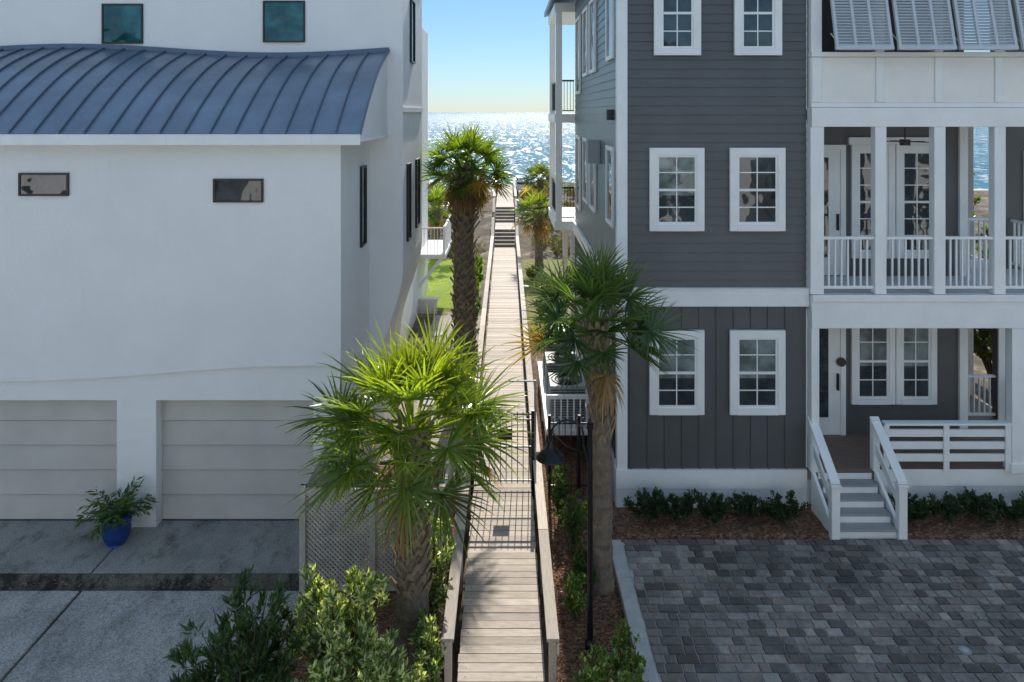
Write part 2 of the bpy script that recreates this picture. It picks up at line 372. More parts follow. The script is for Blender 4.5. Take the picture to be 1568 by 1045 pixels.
# ------------------------------------------------------------------ boardwalk
wk=empty('boardwalk'); m=MB(); y=6.0; ZD=.2
def dc():
    g=random.uniform(.70,1.18); return (g,g*random.uniform(.97,1.0),g*random.uniform(.92,1.0))
while y<34.9:
    m.box(-.60+random.uniform(-.01,.01),.47+random.uniform(-.01,.01),y+.005,y+.137,ZD-.035,ZD+random.uniform(-.003,.003),'deck',dc())
    for x in (-.5,.37): m.tube([(x,y+.07,ZD),(x,y+.07,ZD+.0045)],.006,'iron',6) if y<13 else None
    y+=.142
for x in (-.55,-.05,.42): m.box(x-.04,x+.04,6,34.9,ZD-.2,ZD-.037,'deck',(.5,.5,.5))
m.obj('deck_boards',wk)
m=MB()
def railrun(x,y0,y1,z0,z1,side):
    n=max(1,round((y1-y0)/1.9))
    for i in range(n+1):
        t=i/n; yy=y0+(y1-y0)*t; zz=z0+(z1-z0)*t
        m.box(x-.045,x+.045,yy-.045,yy+.045,zz-.35,zz+.56,'rail',dc())
    for i in range(n):
        a=y0+(y1-y0)*i/n-(.1 if i==0 else 0); b=y0+(y1-y0)*(i+1)/n; za=z0+(z1-z0)*i/n; zb=z0+(z1-z0)*(i+1)/n; c=dc()
        m.beam((x,a+.003,za+.585),(x,b-.003,zb+.585),.15,.04,'rail',c)
        m.beam((x-side*.06,a,za+.48),(x-side*.06,b,zb+.48),.03,.12,'rail',dc())
railrun(-.70,8.25,12.35,ZD,ZD,1); railrun(-.70,12.75,34.8,ZD,ZD,1)
railrun(.56,8.25,12.35,ZD,ZD,-1); railrun(.56,12.75,34.8,ZD,ZD,-1)
y=34.95; z=ZD
def flight(y,z,n,rise=.14,run=.30):
    y0=y;z0=z
    for i in range(n):
        z+=rise; m.box(-.60,.47,y,y+run+.02,z-.05,z,'deck',dc()); m.box(-.58,.45,y+.02,y+.04,z-rise,z-.052,'deck',(.45,.42,.4)); y+=run
    railrun(-.70,y0,y,z0,z,1); railrun(.56,y0,y,z0,z,-1); return y,z
y,z=flight(y,z,5); 
for k in range(14): m.box(-.60,.47,y+.004,y+.136,z-.04,z,'deck',dc()); y+=.142
y,z=flight(y,z,5); ytop=y; ztop=z
while y<52: m.box(-.60,.47,y+.004,y+.136,z-.04,z,'deck',dc()); y+=.142
railrun(-.7,ytop,51.8,z,z,1); railrun(.56,ytop,51.8,z,z,-1)
for yy in (44,46,48,50): 
    for x in (-.6,.46): m.box(x-.08,x+.08,yy-.08,yy+.08,z-2.5,z-.04,'rail')
m.obj('handrails_and_stairs',wk,bevel=.004)
e=empty('beach_access_sign'); m=MB()
for x in (.75,1.35): m.box(x-.05,x+.05,44.95,45.05,.7,2.7,'frame')
m.box(.65,1.45,44.9,44.94,1.95,2.6,'white'); m.box(.71,1.39,44.885,44.898,2.35,2.5,'pot'); m.box(.65,1.45,44.9,45.1,2.7,2.76,'frame'); m.obj('sign_board',e)
# gate
g=empty('walkway_gate'); m=MB(); gy=12.55
for x in (-.62,.49): m.box(x-.03,x+.03,gy-.03,gy+.03,.0,1.62,'iron')
for zz in (.33,.95,1.45,1.55): m.box(-.59,.46,gy-.012,gy+.012,zz-.012,zz+.012,'iron')
for i in range(10): x=-.52+i*.104; m.box(x-.0075,x+.0075,gy-.0075,gy+.0075,.28,1.6,'iron')
m.box(-.16,.10,gy-.045,gy-.013,1.10,1.30,'iron'); m.obj('bars',g)
m=MB(); m.box(.535,.575,gy+.5,gy+.54,.2,1.97,'ac'); m.box(-.02,.53,gy+.51,gy+.535,1.94,1.965,'ac'); m.obj('arm',g)
f=empty('iron_fence'); m=MB(); fy=12.62
for x in (.80,1.35,1.92): m.box(x-.025,x+.025,fy-.025,fy+.025,-.1,1.5,'iron')
for zz in (.2,1.35): m.box(.83,1.89,fy-.012,fy+.012,zz-.012,zz+.012,'iron')
for i in range(10): x=.87+i*.11; m.box(x-.007,x+.007,fy-.007,fy+.007,.05,1.45,'iron')
m.obj('pickets',f)
for i,(yy) in enumerate((14.2,15.5,16.8)):
    a=empty('air_conditioner'); m=MB(); x0,x1=.92,1.66; z0=.62;z1=1.4
    m.box(x0,x1,yy,yy+.74,z0,z0+.06,'ac'); m.box(x0,x1,yy,yy+.74,z1-.07,z1,'ac'); m.box(x0+.06,x1-.06,yy+.06,yy+.68,z0+.06,z1-.07,'frame')
    for k in range(12): zz=z0+.08+k*.052; m.box(x0+.01,x1-.01,yy+.01,yy+.73,zz,zz+.022,'ac')
    cx=(x0+x1)/2; cy=yy+.37
    for rr in (.32,.25,.18,.1):
        m.tube([(cx+rr*math.cos(t*.3927),cy+rr*math.sin(t*.3927),z1+.012) for t in range(17)],.008,'iron',4)
    m.tube([(cx,cy,z1-.0),(cx,cy,z1+.004)],.33,'frame',20); m.tube([(cx,cy,z1+.005),(cx,cy,z1+.03)],.07,'ac',12)
    m.obj('casing',a)
m=MB(); m.box(.82,1.9,13.9,17.8,.52,.60,'white'); 
for yy in (13.95,15.8,17.7):
    for x in (.87,1.8): m.box(x-.05,x+.05,yy-.05,yy+.05,-.1,.52,'white')
m.box(.82,.86,13.9,17.8,.3,.518,'white')
m.box(.82,1.95,13.84,13.88,1.28,1.36,'white'); m.box(.82,1.95,13.84,13.88,.62,.68,'white')
for k in range(9): m.box(.84+k*.13,.87+k*.13,13.85,13.87,.68,1.28,'white')
m.obj('ac_platform')
# ------------------------------------------------------------------ windows helpers
def window(m,x0,x1,z0,z1,y,trim=.13,cols=2,rows=2,black=False,glassk='glass',deep=.06,blind=False):
    k='frame' if black else 'white'; yf=y-deep
    m.box(x0,x0+trim,yf,y,z0,z1,k); m.box(x1-trim,x1,yf,y,z0,z1,k)
    m.box(x0+trim,x1-trim,yf-.004,y,z1-trim,z1,k); m.box(x0+trim,x1-trim,yf-.012,y,z0,z0+trim*.85,k)
    a,b=x0+trim,x1-trim; c,d=z0+trim*.85,z1-trim; mid=(c+d)/2
    if blind:
        m.box(a,b,y-.022,y-.002,c,mid-.1,glassk); m.box(a,b,y-.022,y-.002,mid-.1,d,'blind')
    else: m.box(a,b,y-.022,y-.002,c,d,glassk)
    if black: return
    s=.04
    m.box(a,a+s,y-.042,y-.023,c,d,k); m.box(b-s,b,y-.042,y-.023,c,d,k)
    m.box(a+s,b-s,y-.042,y-.023,c,c+s*1.3,k); m.box(a+s,b-s,y-.042,y-.023,d-s,d,k); m.box(a+s,b-s,y-.048,y-.023,mid-.022,mid+.022,k)
    for i in range(1,cols):
        x=a+(b-a)*i/cols; 
        m.box(x-.010,x+.010,y-.027,y-.0222,c+s*1.3,mid-.022,k); m.box(x-.010,x+.010,y-.027,y-.0222,mid+.022,d-s,k)
    for lo,hi in ((c,mid),(mid,d)):
        for i in range(1,rows):
            zz=lo+(hi-lo)*i/rows; m.box(a+s,b-s,y-.0255,y-.0223,zz-.010,zz+.010,k)
def lap(m,x0,x1,y,z0,z1,k,h=.165):
    z=z0
    while z<z1-.01:
        t=min(z+h,z1)
        m.face([(x0,y-.022,z),(x1,y-.022,z),(x1,y-.003,t),(x0,y-.003,t)],k)
        m.face([(x0,y-.003,z),(x1,y-.003,z),(x1,y-.022,z),(x0,y-.022,z)],k); z=t
def lapx(m,x,y0,y1,z0,z1,k,h=.165):
    z=z0
    while z<z1-.01:
        t=min(z+h,z1)
        m.face([(x-.018,y1,z),(x-.018,y0,z),(x-.003,y0,t),(x-.003,y1,t)],k)
        m.face([(x-.003,y1,z),(x-.003,y0,z),(x-.018,y0,z),(x-.018,y1,z)],k); z=t
def sidewin(m,x,sgn,y0,y1,z0,z1,trim=.08,k='white',g='glass'):
    f=x+sgn*.05
    a,b=sorted((x,f))
    m.box(a,b,y0,y0+trim,z0,z1,k); m.box(a,b,y1-trim,y1,z0,z1,k); m.box(a,b,y0+trim,y1-trim,z0,z0+trim,k); m.box(a,b,y0+trim,y1-trim,z1-trim,z1,k)
    a,b=sorted((x,x+sgn*.02)); m.box(a,b,y0+trim,y1-trim,z0+trim,z1-trim,g)
# ------------------------------------------------------------------ RIGHT HOUSE
H=empty('gray_beach_house'); YF=12.3; XL=2.03; XR=5.40; TOP=10.3
m=MB()
m.box(XL,XR,YF,20,-.2,TOP,'dark'); m.box(XR,9.12,13.6,20,-.2,TOP,'dark')
lap(m,XL,XR,YF,3.92,TOP,'dark')
x=XL+.22
while x<XR-.1: m.box(x-.02,x+.02,YF-.022,YF-.001,.68,3.6,'dark'); x+=.31
lapx(m,XL,YF+.02,19.98,3.92,TOP,'skylit_side')
y=YF+.4
while y<19.9: m.box(XL-.02,XL-.001,y-.02,y+.02,.68,3.6,'dark'); y+=.4
m.box(10.25,12.9,14.2,14.4,-.1,TOP,'dark')
m.obj('walls',H)
m=MB()
m.box(XL-.035,XL+.15,YF-.035,YF,.66,TOP,'white'); m.box(XL-.035,XL-.02,YF+.001,YF+.15,.66,TOP,'white')
m.box(XL-.06,XR+.0,YF-.06,YF-.001,.34,.68,'white'); m.box(XL-.05,XR,YF-.045,YF-.001,-.15,.335,'white')
m.box(XL-.06,XL-.001,YF,20,-.15,.68,'white')
m.box(XL-.09,XR+.02,YF-.09,YF-.001,3.62,3.92,'white'); m.box(XL-.09,XL-.019,YF,20,3.62,3.92,'white')
m.box(XL-.11,XR+.02,YF-.11,YF-.001,3.925,3.95,'white')
m.box(10.22,10.36,14.16,14.199,-.1,TOP,'white')
m.obj('trim',H,bevel=.005)
m=MB()
for i,(x0,x1) in enumerate(((2.57,3.55),(4.01,5.0))):
    window(m,x0,x1,1.68,3.19,YF-.024,blind=True); window(m,x0,x1,4.97,6.46,YF-.024,blind=(i==0))
    window(m,x0+.08,x1-.06,8.12,9.65,YF-.024)
for z0,z1 in ((4.95,6.45),(8.1,9.7)):
    sidewin(m,XL-.02,-1,12.65,13.5,z0,z1)
    sidewin(m,XL-.02,-1,15.2,16.2,z0-.1,z1); sidewin(m,XL-.02,-1,16.6,17.6,z0-.1,z1); sidewin(m,XL-.02,-1,18.3,19.4,z0-.5,z1)
sidewin(m,XL-.02,-1,13.0,13.8,1.7,3.1); sidewin(m,XL-.02,-1,18,19,1.7,3.1)
m.obj('windows',H)
m=MB(); m.box(XL-.15,XL-.02,12.75,12.87,6.95,7.15,'frame'); m.box(XL-.28,XL-.02,14.6,14.95,6.0,6.5,'ac'); m.tube([(XL-.06,14.2,0),(XL-.06,14.2,3.6)],.04,'white',8)
m.box(XL-.16,XL-.02,12.9,13.15,.9,1.5,'ac'); m.tube([(XL-.08,13.02,.0),(XL-.08,13.02,.9)],.025,'ac',8); m.obj('fixtures',H)
m=MB()
m.box(XR,10.6,12.26,13.6,.50,.66,'deck',(.6,.6,.6)); 
yy=12.24
while yy<13.55: m.box(XR+.0,10.6,yy,yy+.12,.664,.69,'deck',(.42,.34,.32)); yy+=.126
m.box(9.12,10.6,13.6,20,.5,.68,'deck',(.5,.5,.5))
m.box(XR,10.6,12.3,12.36,-.15,.498,'white'); m.box(6.62,10.6,12.22,12.24,.40,.70,'white'); m.box(6.62,10.6,12.25,12.29,-.15,.395,'white')
m.box(XR+.03,10.7,12.12,12.3,3.26,3.84,'white'); m.box(XR+.03,10.7,12.08,12.119,3.74,3.86,'white')
m.box(XR,10.6,12.3,13.6,3.55,3.84,'ceil'); m.box(9.12,10.6,13.6,20,3.55,3.84,'ceil')
m.box(XR,10.6,12.3,13.6,6.95,7.15,'ceil'); m.box(9.12,10.6,13.6,20,6.95,7.15,'ceil')
m.box(XR+.03,10.7,12.12,12.3,6.84,7.18,'white'); m.box(XR+.03,10.7,12.18,12.28,7.18,8.08,'cream'); m.box(XR+.03,10.7,12.13,12.28,8.085,8.17,'white')
m.box(XR+.03,10.7,12.12,12.28,9.75,TOP,'white'); m.box(XR+.03,10.7,12.15,12.179,7.185,7.27,'white')
colx=[5.53,6.66,7.71,8.78,9.85]
for i,x in enumerate(colx):
    w=.12 if i==0 else .1
    m.box(x-w,x+w,12.13,12.29,3.86,6.84,'white'); m.box(x-w*.7,x+w*.7,12.15,12.18,7.275,8.08,'white'); m.box(x-w*.8,x+w*.8,12.16,12.28,8.17,9.75,'white')
m.box(XR,XR+.03,12.3,13.6,.7,10.3,'white')
m.box(XR+.03,XR+.17,12.14,12.28,.69,3.26,'white'); m.box(9.0,9.24,12.14,12.30,.69,3.26,'white'); m.box(9.0-.03,9.27,12.11,12.33,.69,.85,'white')
m.box(10.4,10.6,12.14,12.3,.69,3.26,'white')
for yy in (15.5,18,19.9):
    for z0,z1 in ((.69,3.5),(3.86,6.95)): m.box(10.4,10.56,yy-.08,yy+.08,z0,z1,'white')
m.obj('porch_structure',H,bevel=.006)
m=MB()
def rail(m,x0,x1,y,z0,z1,sp=.105,k='white',w=.015):
    m.box(x0,x1,y-.035,y+.035,z1-.05,z1,k); m.box(x0,x1,y-.025,y+.025,z0,z0+.05,k)
    n=int((x1-x0)/sp)
    for i in range(1,n): x=x0+(x1-x0)*i/n; m.box(x-w,x+w,y-.018,y+.018,z0+.05,z1-.05,k)
for a,b in zip(colx[:-1],colx[1:]): rail(m,a+.12,b-.1,12.2,3.95,4.88)
yy=12.5
m.box(10.45,10.52,12.4,14.15,4.83,4.88,'white'); m.box(10.45,10.52,12.4,14.15,3.95,4.0,'white')
while yy<14.1: m.box(10.46,10.5,yy,yy+.03,4.0,4.83,'white'); m.box(10.46,10.5,yy,yy+.03,.8,1.55,'white'); yy+=.12
m.box(10.45,10.52,12.4,14.15,1.55,1.62,'white')
rail(m,9.13,10.24,14.3,3.95,4.88); rail(m,9.13,10.24,14.3,.75,1.6)
X0,X1=6.75,9.0
m.box(X0,X1,12.14,12.28,1.52,1.56,'white')
for zz in (1.30,1.08,.86): m.box(X0,X1,12.19,12.23,zz,zz+.13,'white')
for x in (6.78,7.85,8.95): m.box(x-.05,x+.05,12.16,12.188,.70,1.518,'white')
m.obj('railings',H,bevel=.004)
m=MB()
for x0 in (5.68,6.76,7.82,8.90,9.96):
    x1=x0+1.0; T=Vector((0,12.08,9.72)); B=Vector((0,11.74,8.18))
    def pt(x,t,off=0): 
        p=T.lerp(B,t); nn=Vector((0,-1.54,.34)).normalized(); p=p+nn*off; p.x=x; return p
    for x in (x0+.03,x1-.03,x0+.35,x1-.35): m.hexa([pt(x-.025,1),pt(x+.025,1),pt(x+.025,1,-.05),pt(x-.025,1,-.05),pt(x-.025,0),pt(x+.025,0),pt(x+.025,0,-.05),pt(x-.025,0,-.05)],'shutter')
    for t in (.0,.955): m.hexa([pt(x0,t+.045,.003),pt(x1,t+.045,.003),pt(x1,t+.045,-.053),pt(x0,t+.045,-.053),pt(x0,t,.003),pt(x1,t,.003),pt(x1,t,-.053),pt(x0,t,-.053)],'shutter')
    for k in range(26):
        t=.055+k*.0345
        m.hexa([pt(x0+.05,t+.030,-.004),pt(x1-.05,t+.030,-.004),pt(x1-.05,t+.036,-.01),pt(x0+.05,t+.036,-.01),pt(x0+.05,t,-.04),pt(x1-.05,t,-.04),pt(x1-.05,t+.006,-.046),pt(x0+.05,t+.006,-.046)],'shutter')
    for x in (x0+.1,x1-.1): m.tube([(x,12.15,8.5),tuple(pt(x,.97,-.03))],.012,'white',6)
m.obj('bahama_shutters',H)
m=MB(); YB=13.6
def door(x0,x1,z0,z1):
    m.box(x0,x0+.1,YB-.06,YB,z0,z1+.1,'white'); m.box(x1-.1,x1,YB-.06,YB,z0,z1+.1,'white'); m.box(x0+.1,x1-.1,YB-.06,YB,z1,z1+.1,'white')
    m.box(x0+.1,x1-.1,YB-.035,YB,z0,z1,'white'); 
    m.box(x0+.20,x1-.34,YB-.045,YB-.036,z0+.35,z1-.15,'glass'); m.tube([(x1-.16,YB-.09,z0+.9),(x1-.16,YB-.09,z0+1.2)],.014,'frame',6); m.box(x1-.18,x1-.14,YB-.08,YB-.036,z0+.9,z0+1.22,'frame')
door(5.80,6.74,.69,2.95); door(5.80,6.74,3.86,6.35)
window(m,6.86,7.72,1.30,3.02,YB,.12,2,2,blind=True); window(m,7.74,8.55,1.30,3.02,YB,.12,2,2,blind=True)
window(m,6.86,7.72,4.2,6.45,YB,.13,2,3); window(m,7.74,8.6,4.2,6.45,YB,.13,2,3)
m.box(6.80,8.65,YB-.075,YB-.001,6.455,6.6,'white')
m.tube([(6.64,YB-.065,2.15),(6.64,YB-.095,2.15)],.09,'fan',14)
m.box(9.0,9.16,13.54,13.6,.69,6.9,'white')
m.box(9.12,9.14,14.6,15.6,1.2,3.0,'glass'); m.box(9.12,9.14,17,18,1.2,3.0,'glass')
window(m,10.75,11.7,1.4,3.0,14.2,.1); window(m,10.75,11.7,4.7,6.3,14.2,.1)
m.obj('doors_and_windows',H)
m=MB(); n=4
for i in range(n):
    zt=.69-.14*(i+1); yt=12.22-.2*(i+1)
    m.box(5.56,6.54,yt-.03,yt+.2,zt-.04,zt,'ac'); m.box(5.57,6.53,yt+.17,yt+.19,zt-.001,zt+.10,'white')
    m.box(5.57,6.53,yt,yt+.015,zt-.18,zt-.041,'white')
for x in (5.48,6.60):
    m.box(x-.07,x+.07,11.34,11.46,-.1,.86,'white'); m.box(x-.09,x+.09,11.32,11.48,.86,.90,'white')
    m.box(x-.06,x+.06,12.16,12.28,.7,1.6,'white')
    m.hexa([(x-.08,11.36,.905),(x+.08,11.36,.905),(x+.08,12.25,1.605),(x-.08,12.25,1.605),(x-.08,11.36,.945),(x+.08,11.36,.945),(x+.08,12.25,1.645),(x-.08,12.25,1.645)],'white')
    m.hexa([(x-.02,11.46,.45),(x+.02,11.46,.45),(x+.02,12.16,1.02),(x-.02,12.16,1.02),(x-.02,11.46,.62),(x+.02,11.46,.62),(x+.02,12.16,1.19),(x-.02,12.16,1.19)],'white')
    m.hexa([(x-.03,11.46,-.1),(x+.03,11.46,-.1),(x+.03,12.2,-.1),(x-.03,12.2,-.1),(x-.03,11.46,.16),(x+.03,11.46,.16),(x+.03,12.2,.72),(x-.03,12.2,.72)],'white')
m.obj('front_steps',H,bevel=.005)
e=empty('ceiling_fan'); m=MB(); c=Vector((7.45,12.75,6.55)); m.tube([c+Vector((0,0,.4)),c],.015,'fan',6); m.tube([c+Vector((0,0,.04)),c-Vector((0,0,.07))],.09,'fan',14)
for k in range(5):
    a=k*1.2566+.3; d=Vector((math.cos(a),math.sin(a),0)); m.beam(c+d*.1,c+d*.42,.11,.012,'fan')
m.obj('blades',e)
m=MB()
for z in (3.8,6.95,10.2): m.box(1.42,9,20.0,23,z-.16,z+.1,'white')
for yy in (20.1,22.9):
    m.box(1.46,1.64,yy-.09,yy+.09,3.9,6.79,'white'); m.box(1.46,1.64,yy-.09,yy+.09,7.05,10.04,'white'); m.box(1.9,2.06,yy-.08,yy+.08,-.1,3.64,'white')
m.obj('rear_balcony',H)
m=MB()
for z in (3.9,7.05):
    m.box(1.53,1.57,20.2,22.8,z+.95,z+1.0,'iron'); m.box(1.53,1.57,20.2,22.8,z+.08,z+.11,'iron'); yy=20.25
    while yy<22.8: m.box(1.54,1.56,yy,yy+.02,z+.1,z+.95,'iron'); yy+=.11
    m.box(1.65,2.0,20.08,20.12,z+.95,z+1.0,'iron'); m.box(1.65,2.0,20.08,20.12,z+.08,z+.11,'iron')
    for k in range(4): m.box(1.7+k*.09,1.715+k*.09,20.09,20.11,z+.1,z+.95,'iron')
m.obj('balcony_rails',H)
m=MB()
r0=[(1.3,10.35),(6.2,11.6),(11.1,10.35)]
for (a,b) in zip(r0[:-1],r0[1:]): m.hexa([(a[0],11.8,a[1]),(b[0],11.8,b[1]),(b[0],23.4,b[1]),(a[0],23.4,a[1]),(a[0],11.8,a[1]+.15),(b[0],11.8,b[1]+.15),(b[0],23.4,b[1]+.15),(a[0],23.4,a[1]+.15)],'roofmetal')
m.face([(2,12.3,10.3),(10.6,12.3,10.3),(6.2,12.3,11.5)],'dark'); m.obj('roof',H)
# ------------------------------------------------------------------ LEFT HOUSE
L=empty('white_stucco_house'); m=MB()
def extr(prof,y0,y1,k):
    n=len(prof)
    for i in range(n):
        a=prof[i]; b=prof[(i+1)%n]; m.face([(a[0],y0,a[1]),(b[0],y0,b[1]),(b[0],y1,b[1]),(a[0],y1,a[1])],k)
    m.face([(p[0],y0,p[1]) for p in prof],k); m.face([(p[0],y1,p[1]) for p in prof][::-1],k)
LT=10.2
pf=[(-14,-.2),(-2.68,-.2),(-2.68,1.2)]
for i in range(11):
    t=i/10; pf.append((-2.66+.54*sst(0,1,t),1.6+2.3*t))
pf+=[(-2.12,LT),(-14,LT)]
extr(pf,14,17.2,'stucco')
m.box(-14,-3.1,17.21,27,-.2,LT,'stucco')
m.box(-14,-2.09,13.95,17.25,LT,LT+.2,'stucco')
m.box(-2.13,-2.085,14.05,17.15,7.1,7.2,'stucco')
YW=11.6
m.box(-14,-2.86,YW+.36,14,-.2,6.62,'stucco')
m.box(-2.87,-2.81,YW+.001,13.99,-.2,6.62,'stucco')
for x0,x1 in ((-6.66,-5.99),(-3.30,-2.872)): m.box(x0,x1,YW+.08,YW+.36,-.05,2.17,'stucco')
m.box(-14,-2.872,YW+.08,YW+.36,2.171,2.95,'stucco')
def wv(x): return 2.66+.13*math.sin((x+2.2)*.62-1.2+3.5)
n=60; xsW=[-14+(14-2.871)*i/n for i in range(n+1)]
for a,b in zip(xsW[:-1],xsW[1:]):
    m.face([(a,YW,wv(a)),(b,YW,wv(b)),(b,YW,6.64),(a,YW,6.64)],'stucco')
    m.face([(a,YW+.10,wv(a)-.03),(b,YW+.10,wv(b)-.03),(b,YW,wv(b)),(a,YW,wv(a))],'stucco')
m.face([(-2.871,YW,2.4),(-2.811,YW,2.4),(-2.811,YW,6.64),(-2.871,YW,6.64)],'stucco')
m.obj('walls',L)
m=MB()
for x0,x1 in ((-9.9,-6.66),(-5.99,-3.30)):
    z=.02
    for k in range(5):
        m.hexa([(x0,YW+.27,z),(x1,YW+.27,z),(x1,YW+.34,z),(x0,YW+.34,z),(x0,YW+.315,z+.415),(x1,YW+.315,z+.415),(x1,YW+.34,z+.415),(x0,YW+.34,z+.415)],'garage'); z+=.43
    m.box(x0,x1,YW+.27,YW+.35,-.01,.018,'frame')
m.obj('garage_doors',L,bevel=.008)
m=MB()
def ztop(x): return 8.33+.09*math.sin((x+11)*.75)
def rp(x,t,o=0): 
    return (x,11.26+2.74*t,6.74+(ztop(x)-6.74)*(t+.13*math.sin(math.pi*t))+o)
XE=-2.40
xs_=[XE-.415*i for i in range(29)]
for i in range(len(xs_)-1):
    a,b=xs_[i+1],xs_[i]
    for j in range(12):
        t,u=j/12,(j+1)/12
        m.face([rp(a,t),rp(b,t),rp(b,u),rp(a,u)],'roofmetal')
for x in xs_:
    for j in range(12):
        t,u=j/12,(j+1)/12; a=rp(x-.012,t,-.02);b=rp(x+.012,t,-.02);c=rp(x+.012,u,-.02);d=rp(x-.012,u,-.02)
        m.hexa([a,b,c,d]+[(q[0],q[1],q[2]+.062) for q in (a,b,c,d)],'seam')
for i in range(40):
    a=XE-.29*i; b=a-.29; za,zb=ztop(a)-.02,ztop(b)-.02
    m.hexa([(b,13.93,zb),(a,13.93,za),(a,13.998,za),(b,13.998,zb),(b,13.95,zb+.10),(a,13.95,za+.10),(a,13.998,za+.10),(b,13.998,zb+.10)],'seam')
m.obj('metal_roof',L)
m=MB()
for i in range(16): m.box(XE-.0-.80*(i+1)+.002,XE-.80*i,11.22,11.26,6.56,6.735,'white')
m.box(-14,XE-.001,11.265,13.99,6.60,6.63,'white')
for j in range(12):
    t,u=j/12,(j+1)/12; a=rp(XE-.03,t,-.012); b=rp(XE-.03,u,-.012)
    m.face([(a[0],a[1],6.63),(b[0],b[1],6.63),b,a],'stucco')
m.obj('fascia_and_soffit',L)
m=MB()
def bwin(x0,x1,z0,z1,y,g): window(m,x0,x1,z0,z1,y,.035,black=True,glassk=g,deep=.035)
bwin(-8.27,-7.42,5.68,6.07,YW,'glass'); bwin(-4.97,-4.12,5.57,5.97,YW,'glass')
bwin(-8.28,-7.44,8.50,9.32,14,'tealglass'); bwin(-4.98,-4.12,8.53,9.38,14,'tealglass')
sidewin(m,-2.81,1,13.1,13.55,4.5,6.05,.04,'frame','glass')
sidewin(m,-2.12,1,14.5,14.95,4.35,6.0,.04,'frame'); sidewin(m,-2.12,1,15.9,16.5,4.4,6.0,.04,'frame'); sidewin(m,-2.12,1,15,15.6,8.2,9.6,.04,'frame')
m.obj('windows',L)
m=MB(); m.box(-3.3,-2.15,24.2,27.0,1.9,2.05,'stucco')
for yy in (24.3,25.6,26.9): m.box(-2.25,-2.17,yy-.04,yy+.04,2.05,3.05,'white')
m.box(-2.24,-2.18,24.3,26.9,2.95,3.0,'white'); yy=24.4
while yy<26.9: m.box(-2.22,-2.2,yy,yy+.02,2.05,2.95,'white'); yy+=.13
for k in range(7): m.box(-3.05+k*.12,-3.03+k*.12,24.29,24.31,2.05,2.95,'white')
m.box(-3.09,-2.2,24.28,24.32,2.95,3.0,'white'); m.beam((-3.1,24.3,.9),(-2.3,24.3,1.9),.1,.1,'stucco'); m.obj('side_deck',L)
m=MB(); m.box(-3.2,-2.45,24.1,24.3,-.1,.45,'stucco'); m.box(-3.25,-2.4,24.05,24.35,.451,.52,'white'); m.obj('garden_wall')
m=MB()
for i,(x,y,r) in enumerate(((-1.7,15.5,.24),(-1.85,16.6,.22),(-1.9,17.8,.24),(-2.0,19.0,.22),(-2.1,20.3,.24),(-2.2,21.7,.24))):
    m.tube([(x,y,.02),(x,y,.07)],[r,r*.97],'concrete_edge',9)
m.obj('stepping_stones')
# lattice enclosure
def latt(m,p0,p1,z0,z1):
    p0=Vector((*p0,0));p1=Vector((*p1,0)); d=(p1-p0); Ln=d.length; d.normalize(); nn=Vector((-d.y,d.x,0)); Hh=z1-z0
    def P(s,z,o=0): q=p0+d*s+nn*o; return (q.x,q.y,z)
    for s in (0,Ln/2,Ln): m.beam(P(s,z0-.05),P(s,z1+.05),.09,.09,'lattice')
    for z in (z0+.04,z1-.04): m.beam(P(.045,z),P(Ln-.045,z),.04,.09,'lattice')
    sp=.075; s=-Hh
    while s<Ln:
        a=max(s,0); b=min(s+Hh,Ln)
        if b-a>.03: m.beam(P(a,z0+(a-s),.006),P(b,z0+(b-s),.006),.008,.032,'lattice') ; m.beam(P(a,z1-(a-s),-.006),P(b,z1-(b-s),-.006),.008,.032,'lattice')
        s+=sp
m=MB(); latt(m,(-3.02,10.15),(-.95,10.15),.0,1.5); latt(m,(-3.02,11.5),(-3.02,10.2),.0,1.5); latt(m,(-.95,10.2),(-.95,12.2),.0,1.3)
m.obj('lattice_fence')
for x in (-2.5,-1.65):
    e=empty('trash_bin'); m=MB(); m.hexa([(x-.22,10.7,.05),(x+.22,10.7,.05),(x+.22,11.2,.05),(x-.22,11.2,.05),(x-.29,10.62,.98),(x+.29,10.62,.98),(x+.29,11.3,.98),(x-.29,11.3,.98)],'bin')
    m.hexa([(x-.31,10.6,.985),(x+.31,10.6,.985),(x+.31,11.34,.985),(x-.31,11.34,.985),(x-.27,10.66,1.06),(x+.27,10.66,1.06),(x+.27,11.3,1.08),(x-.27,11.3,1.08)],'bin'); m.tube([(x-.26,11.3,.12),(x+.26,11.3,.12)],.1,'frame',12); m.obj('body',e,bevel=.02)
# pot
e=empty('potted_plant'); m=MB(); cx,cy=-6.42,11.25
pr=[(.13,0),(.19,.1),(.225,.22),(.21,.34),(.20,.38),(.23,.41),(.225,.43),(.19,.42),(.18,.36)]
m.tube([(cx,cy,z) for r,z in pr],[r for r,z in pr],'pot',28); m.obj('pot',e,smooth=True)
st=MB(); P=[];D=[]
for k in range(34):
    az=random.random()*6.283; e0=random.uniform(.35,1.4); p=Vector((cx,cy,.38)); d=Vector((math.cos(az)*math.cos(e0),math.sin(az)*math.cos(e0),math.sin(e0))); ln=random.uniform(.4,.62)
    pts=[p.copy()]
    for j in range(8): p=p+d*ln/8; d=(d+Vector((0,0,-.13))).normalized(); pts.append(p.copy()); 
    st.tube(pts,.004,'stem',4,caps=False)
    for j in range(2,9):
        for s in (-1,1):
            for _ in range(2):
                sd=Vector((-math.sin(az),math.cos(az),0))*s; P.append(list(pts[j]+d*random.uniform(-.03,.03))); D.append(list(sd*.7+d*.6+Vector((0,0,random.uniform(-.3,.2)))))
st.obj('stems',e); P=np.array(P);D=np.array(D); C=np.array([[.06,.12,.03]])*rng.uniform(.6,1.5,(len(P),1)); leaves('leaves',P,D,np.full(len(P),.15)*rng.uniform(.7,1.2,len(P)),.10,C,'leaf',e)
